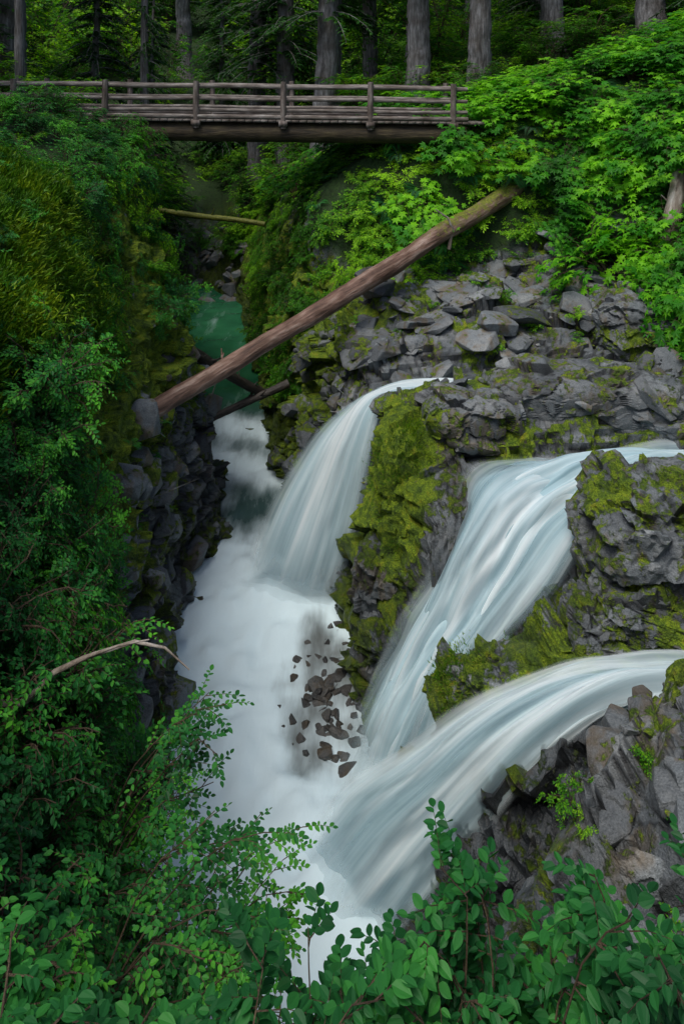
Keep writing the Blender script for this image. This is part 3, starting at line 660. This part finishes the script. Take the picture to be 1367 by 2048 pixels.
zone('undergrowth', SH_D+SH_A[:2]+SH_C, m, 200, .6, 1.0)
zone('grass', GR, vis*mound*(s_ < 2.3), 480, .5, .9, .6, .02)
zone('moss_tufts', MT, vis*mound*(s_ > 1.9), 260, 1, 2, .9, .01)
zone('undergrowth', SH_D+FE, vis*mound, 75, .3, .6, .8)
m = vis*(s_ > 1.5)*(s_ < 3.7)*(y_ > 5.2)*(y_ < 9.2)*(z_ > -9.3)*(1-mound*(s_ < 2.3))
zone('huckleberry_thicket', SH_A, m, 110, .6, 1.0, .5)
zone('ferns', FE, m, 20, .5, .8, .4, -.1)
m = vis*(s_ > 1.2)*(s_ < 4.0)*(y_ > 2.2)*(y_ < 5.4)
zone('huckleberry_thicket', SH_A+SH_F, m, 68, .6, .9, .35)
m = vis*(s_ >= 4.0)*(s_ < 8.5)*(y_ > 1.6)*(y_ < 2.9)
zone('salal_thicket', SH_F, m, 50, .6, .85, .25)
m = vis*(s_ > 6.0)*(s_ < 8.)*(y_ > 4.2)*(y_ < 7.8)*(z_ > -8.2)
zone('undergrowth', SH_C, m, 16, .25, .5, .3)
m = vis*(s_ > 6.2)*(s_ < 8.8)*(y_ > 16.2)*(y_ < 20)
zone('undergrowth', SH_C, m, 22, .3, .7, .3)
par = empty('moss_tufts')
for W, N, k in TUFT:
    i = rng.choice(len(W), k); q = N[i]; ok = (q[:, 2] > -.2)*(vnoise(W[i]*1.3, 4) > -.15)
    put(par, MT, W[i][ok], q[ok], .6, 1.1, .9, .01)
m = vis*(y_ > 24.5)*(y_ < 62)*((s_ < 2.5) | (s_ > 6.5))
zone('forest_undergrowth', SH_B, m*np.clip(1.6-y_/50, .25, 1)*(1-.8*(y_ < 29)*(s_ > 6.5)), 350, .6, 1.3, .2)
m = vis*(y_ > 35.5)*(y_ < 52)*(x_ < 2)*(x_ > -14)*((z_ > -10.5) | (y_ > 39))
zone('forest_undergrowth', SH_B, m, 110, .4, .9, .3)
m = (np.abs(x_) < y_*.58)*(y_ > 34)*(y_ < 80)*((s_ < 2) | (s_ > 7) | (y_ > 46))
zone('understory_trees', SH_B, m, 140, 1.3, 2.5, .05, 0, 1.7)
for i in range(15):
    x = -.6+2.9*i/14+rng.uniform(-.08, .08); y = rng.uniform(2.35, 3.0); gz = ground(x, y)[0]-.05
    kk = np.interp(x/y, [-.25, .0, .2, .4, .6], [1.38, 1.30, 1.17, 1.18, 1.22])+rng.uniform(0, .12)
    s = (-kk*y-gz)/1.55; o = inst('shrub', SH_G[i % 5], (x, y, gz), 1.)
    o.scale = (1, 1, max(s, .35))
for (x, y, k, s, sz) in [(-2.15, 5.5, 0, .95, 1.), (-1.5, 4.5, 1, .8, 1.05), (-1.7, 4.1, 2, .85, .85), (-2.4, 6.2, 2, .7, .8), (-1.1, 3.7, 0, .6, .95), (-1.4, 4.8, 2, .8, 1.0)]:
    gz = ground(x, y)[0]; inst('shrub', SH_O[k], (x, y, gz-.1), s, None, (0, 0), rng.uniform(-.2, .2), sz)

# ------------------------------------------------------------------ trees
def conifer(seed, H, r0, lo, nb, blen):
    r = np.random.default_rng(seed); A = Acc(); n = 60; z = np.concatenate([np.linspace(-1, 6, 30), np.linspace(6.5, H, 30)])
    cx = np.cumsum(r.normal(0, .02, n)); cy = np.cumsum(r.normal(0, .02, n))
    Pt = np.stack([cx, cy, z], 1); rad = r0*np.clip(1-z/H, .03, 1)**.75+.25*r0*np.exp(-np.clip(z+.5, 0, 9)*1.2)
    A.tube(Pt, rad, 22, 1, True, .13)
    PP, DD, NN, SS, RR = [], [], [], [], []
    for _ in range(nb):
        h = lo+(H-lo)*r.random()**1.2*.98; a = r.uniform(0, 6.28); L = blen*(1.05-(h/H))*r.uniform(.5, 1.1)+.3
        i = np.searchsorted(z, h)-1; c = Pt[i].copy(); c[2] = h
        t = np.linspace(0, 1, 7); b = c+np.stack([L*t*math.cos(a), L*t*math.sin(a), .12*L*t-.45*L*t*t], 1)
        A.tube(b, np.linspace(.035, .006, 7), 4, 1, False)
        m = int(16+L*16); q = r.uniform(.15, 1, m); bp = np.stack([np.interp(q, t, b[:, k]) for k in range(3)], 1)
        aa = a+np.where(r.random(m) < .5, 1, -1)*r.uniform(.4, 1.2, m)
        PP.append(bp); DD.append(np.stack([np.cos(aa), np.sin(aa), r.uniform(-.7, 0, m)], 1)); NN.append(np.stack([r.normal(0, .3, m), r.normal(0, .3, m), np.ones(m)], 1))
        SS.append(r.uniform(.25, .6, m)*(1.1-.5*q)); RR.append(r.random(m))
    place_leaves(A, (RH[0]*np.array([1, .65, 1]), RH[1]), np.concatenate(PP), np.concatenate(DD), np.concatenate(NN), np.concatenate(SS), 0, np.concatenate(RR))
    return A.mesh('conifer', [M_NEEDLE, M_BARK], True)
CT = [conifer(300+i, 27, .55, 6.5, 150, 4.2) for i in range(3)]
CL = [conifer(320+i, 19, .28, 1.0, 260, 3.4) for i in range(3)]
def tree(name, ms, x, y, sr, sh=1., lean=(0, 0)):
    z, _ = ground(x, y); o = inst(name, ms[rng.integers(len(ms))], (x, y, z-.2), 1., None, lean); o.scale = (sr, sr, sh); return o
for (x, y, r_, ln) in [(-1.0, 31, 1.05, (0, -.05)), (3.35, 30, .98, (0, 0)), (5.9, 29, .9, (0, .01)), (1.5, 36, .8, (0, 0)), (-2.9, 37, 1.1, (0, 0)), (-4.9, 39, 1.2, (0, 0)),
                       (-.3, 33.5, .6, (0, .02)), (10.3, 33, 1., (0, 0)), (13.5, 30, 1.1, (0, 0)), (-13.9, 29, 1.1, (0, 0)), (-9.5, 33, .5, (0, 0)), (-12.2, 26, .35, (0, 0)), (-17.5, 33, 1., (0, 0)), (17, 38, 1.1, (0, 0)), (4.5, 42, 1.1, (0, 0)), (8.5, 44, 1., (0, 0)),
                       (-14, 12, .9, (0, 0)), (-13, 18.5, .9, (0, 0)), (13.5, 10, .9, (0, 0)), (13, 3, .9, (0, 0)), (14.5, 17, .9, (0, 0)), (6.5, -5, .9, (0, 0))]:  # unseen conifers beside and behind the camera, added to shade sides and foreground
    tree('conifer_tree', CT, x, y, r_, 1., ln)
for i in range(36):
    y = rng.uniform(46, 85); x = rng.uniform(-.62, .62)*y
    tree('conifer_tree', CT if rng.random() < .4 else CL, x, y, rng.uniform(.9, 1.4), rng.uniform(.9, 1.3))
for (x, y) in [(-12, 33), (-16, 28), (11, 38), (-8, 46), (16, 28), (-10.5, 38)]:
    tree('conifer_tree', CL, x, y, rng.uniform(.8, 1.1), rng.uniform(.7, 1.))

# ------------------------------------------------------------------ camera, light, world
cam = bpy.data.cameras.new('camera'); co = obj('camera', cam); co.location = (0, 0, 0); co.rotation_euler = (math.pi/2, 0, 0)
cam.sensor_fit = 'VERTICAL'; cam.sensor_height = 36; cam.sensor_width = 24; cam.lens = 24; cam.shift_y = -.427; cam.clip_end = 500; cam.clip_start = .05
scene.camera = co
el, az = math.radians(64), math.radians(215)
sd = Vector((math.sin(az)*math.cos(el), math.cos(az)*math.cos(el), math.sin(el)))
sun = bpy.data.lights.new('sun', 'SUN'); sun.energy = 2.4; sun.angle = math.radians(26); sun.color = (1, .97, .90)
so = obj('sun', sun); so.rotation_euler = sd.to_track_quat('Z', 'Y').to_euler()
w = bpy.data.worlds.new('World'); scene.world = w; w.use_nodes = True; nt = w.node_tree
sk = nt.nodes.new('ShaderNodeTexSky'); sk.sky_type = 'NISHITA'; sk.sun_disc = False; sk.sun_elevation = el; sk.sun_rotation = az
sk.dust_density = 3
bg = nt.nodes['Background']; bg.inputs[1].default_value = .13; nt.links.new(sk.outputs[0], bg.inputs[0])
scene.view_settings.view_transform = 'Standard'; scene.view_settings.look = 'None'; scene.view_settings.exposure = 0
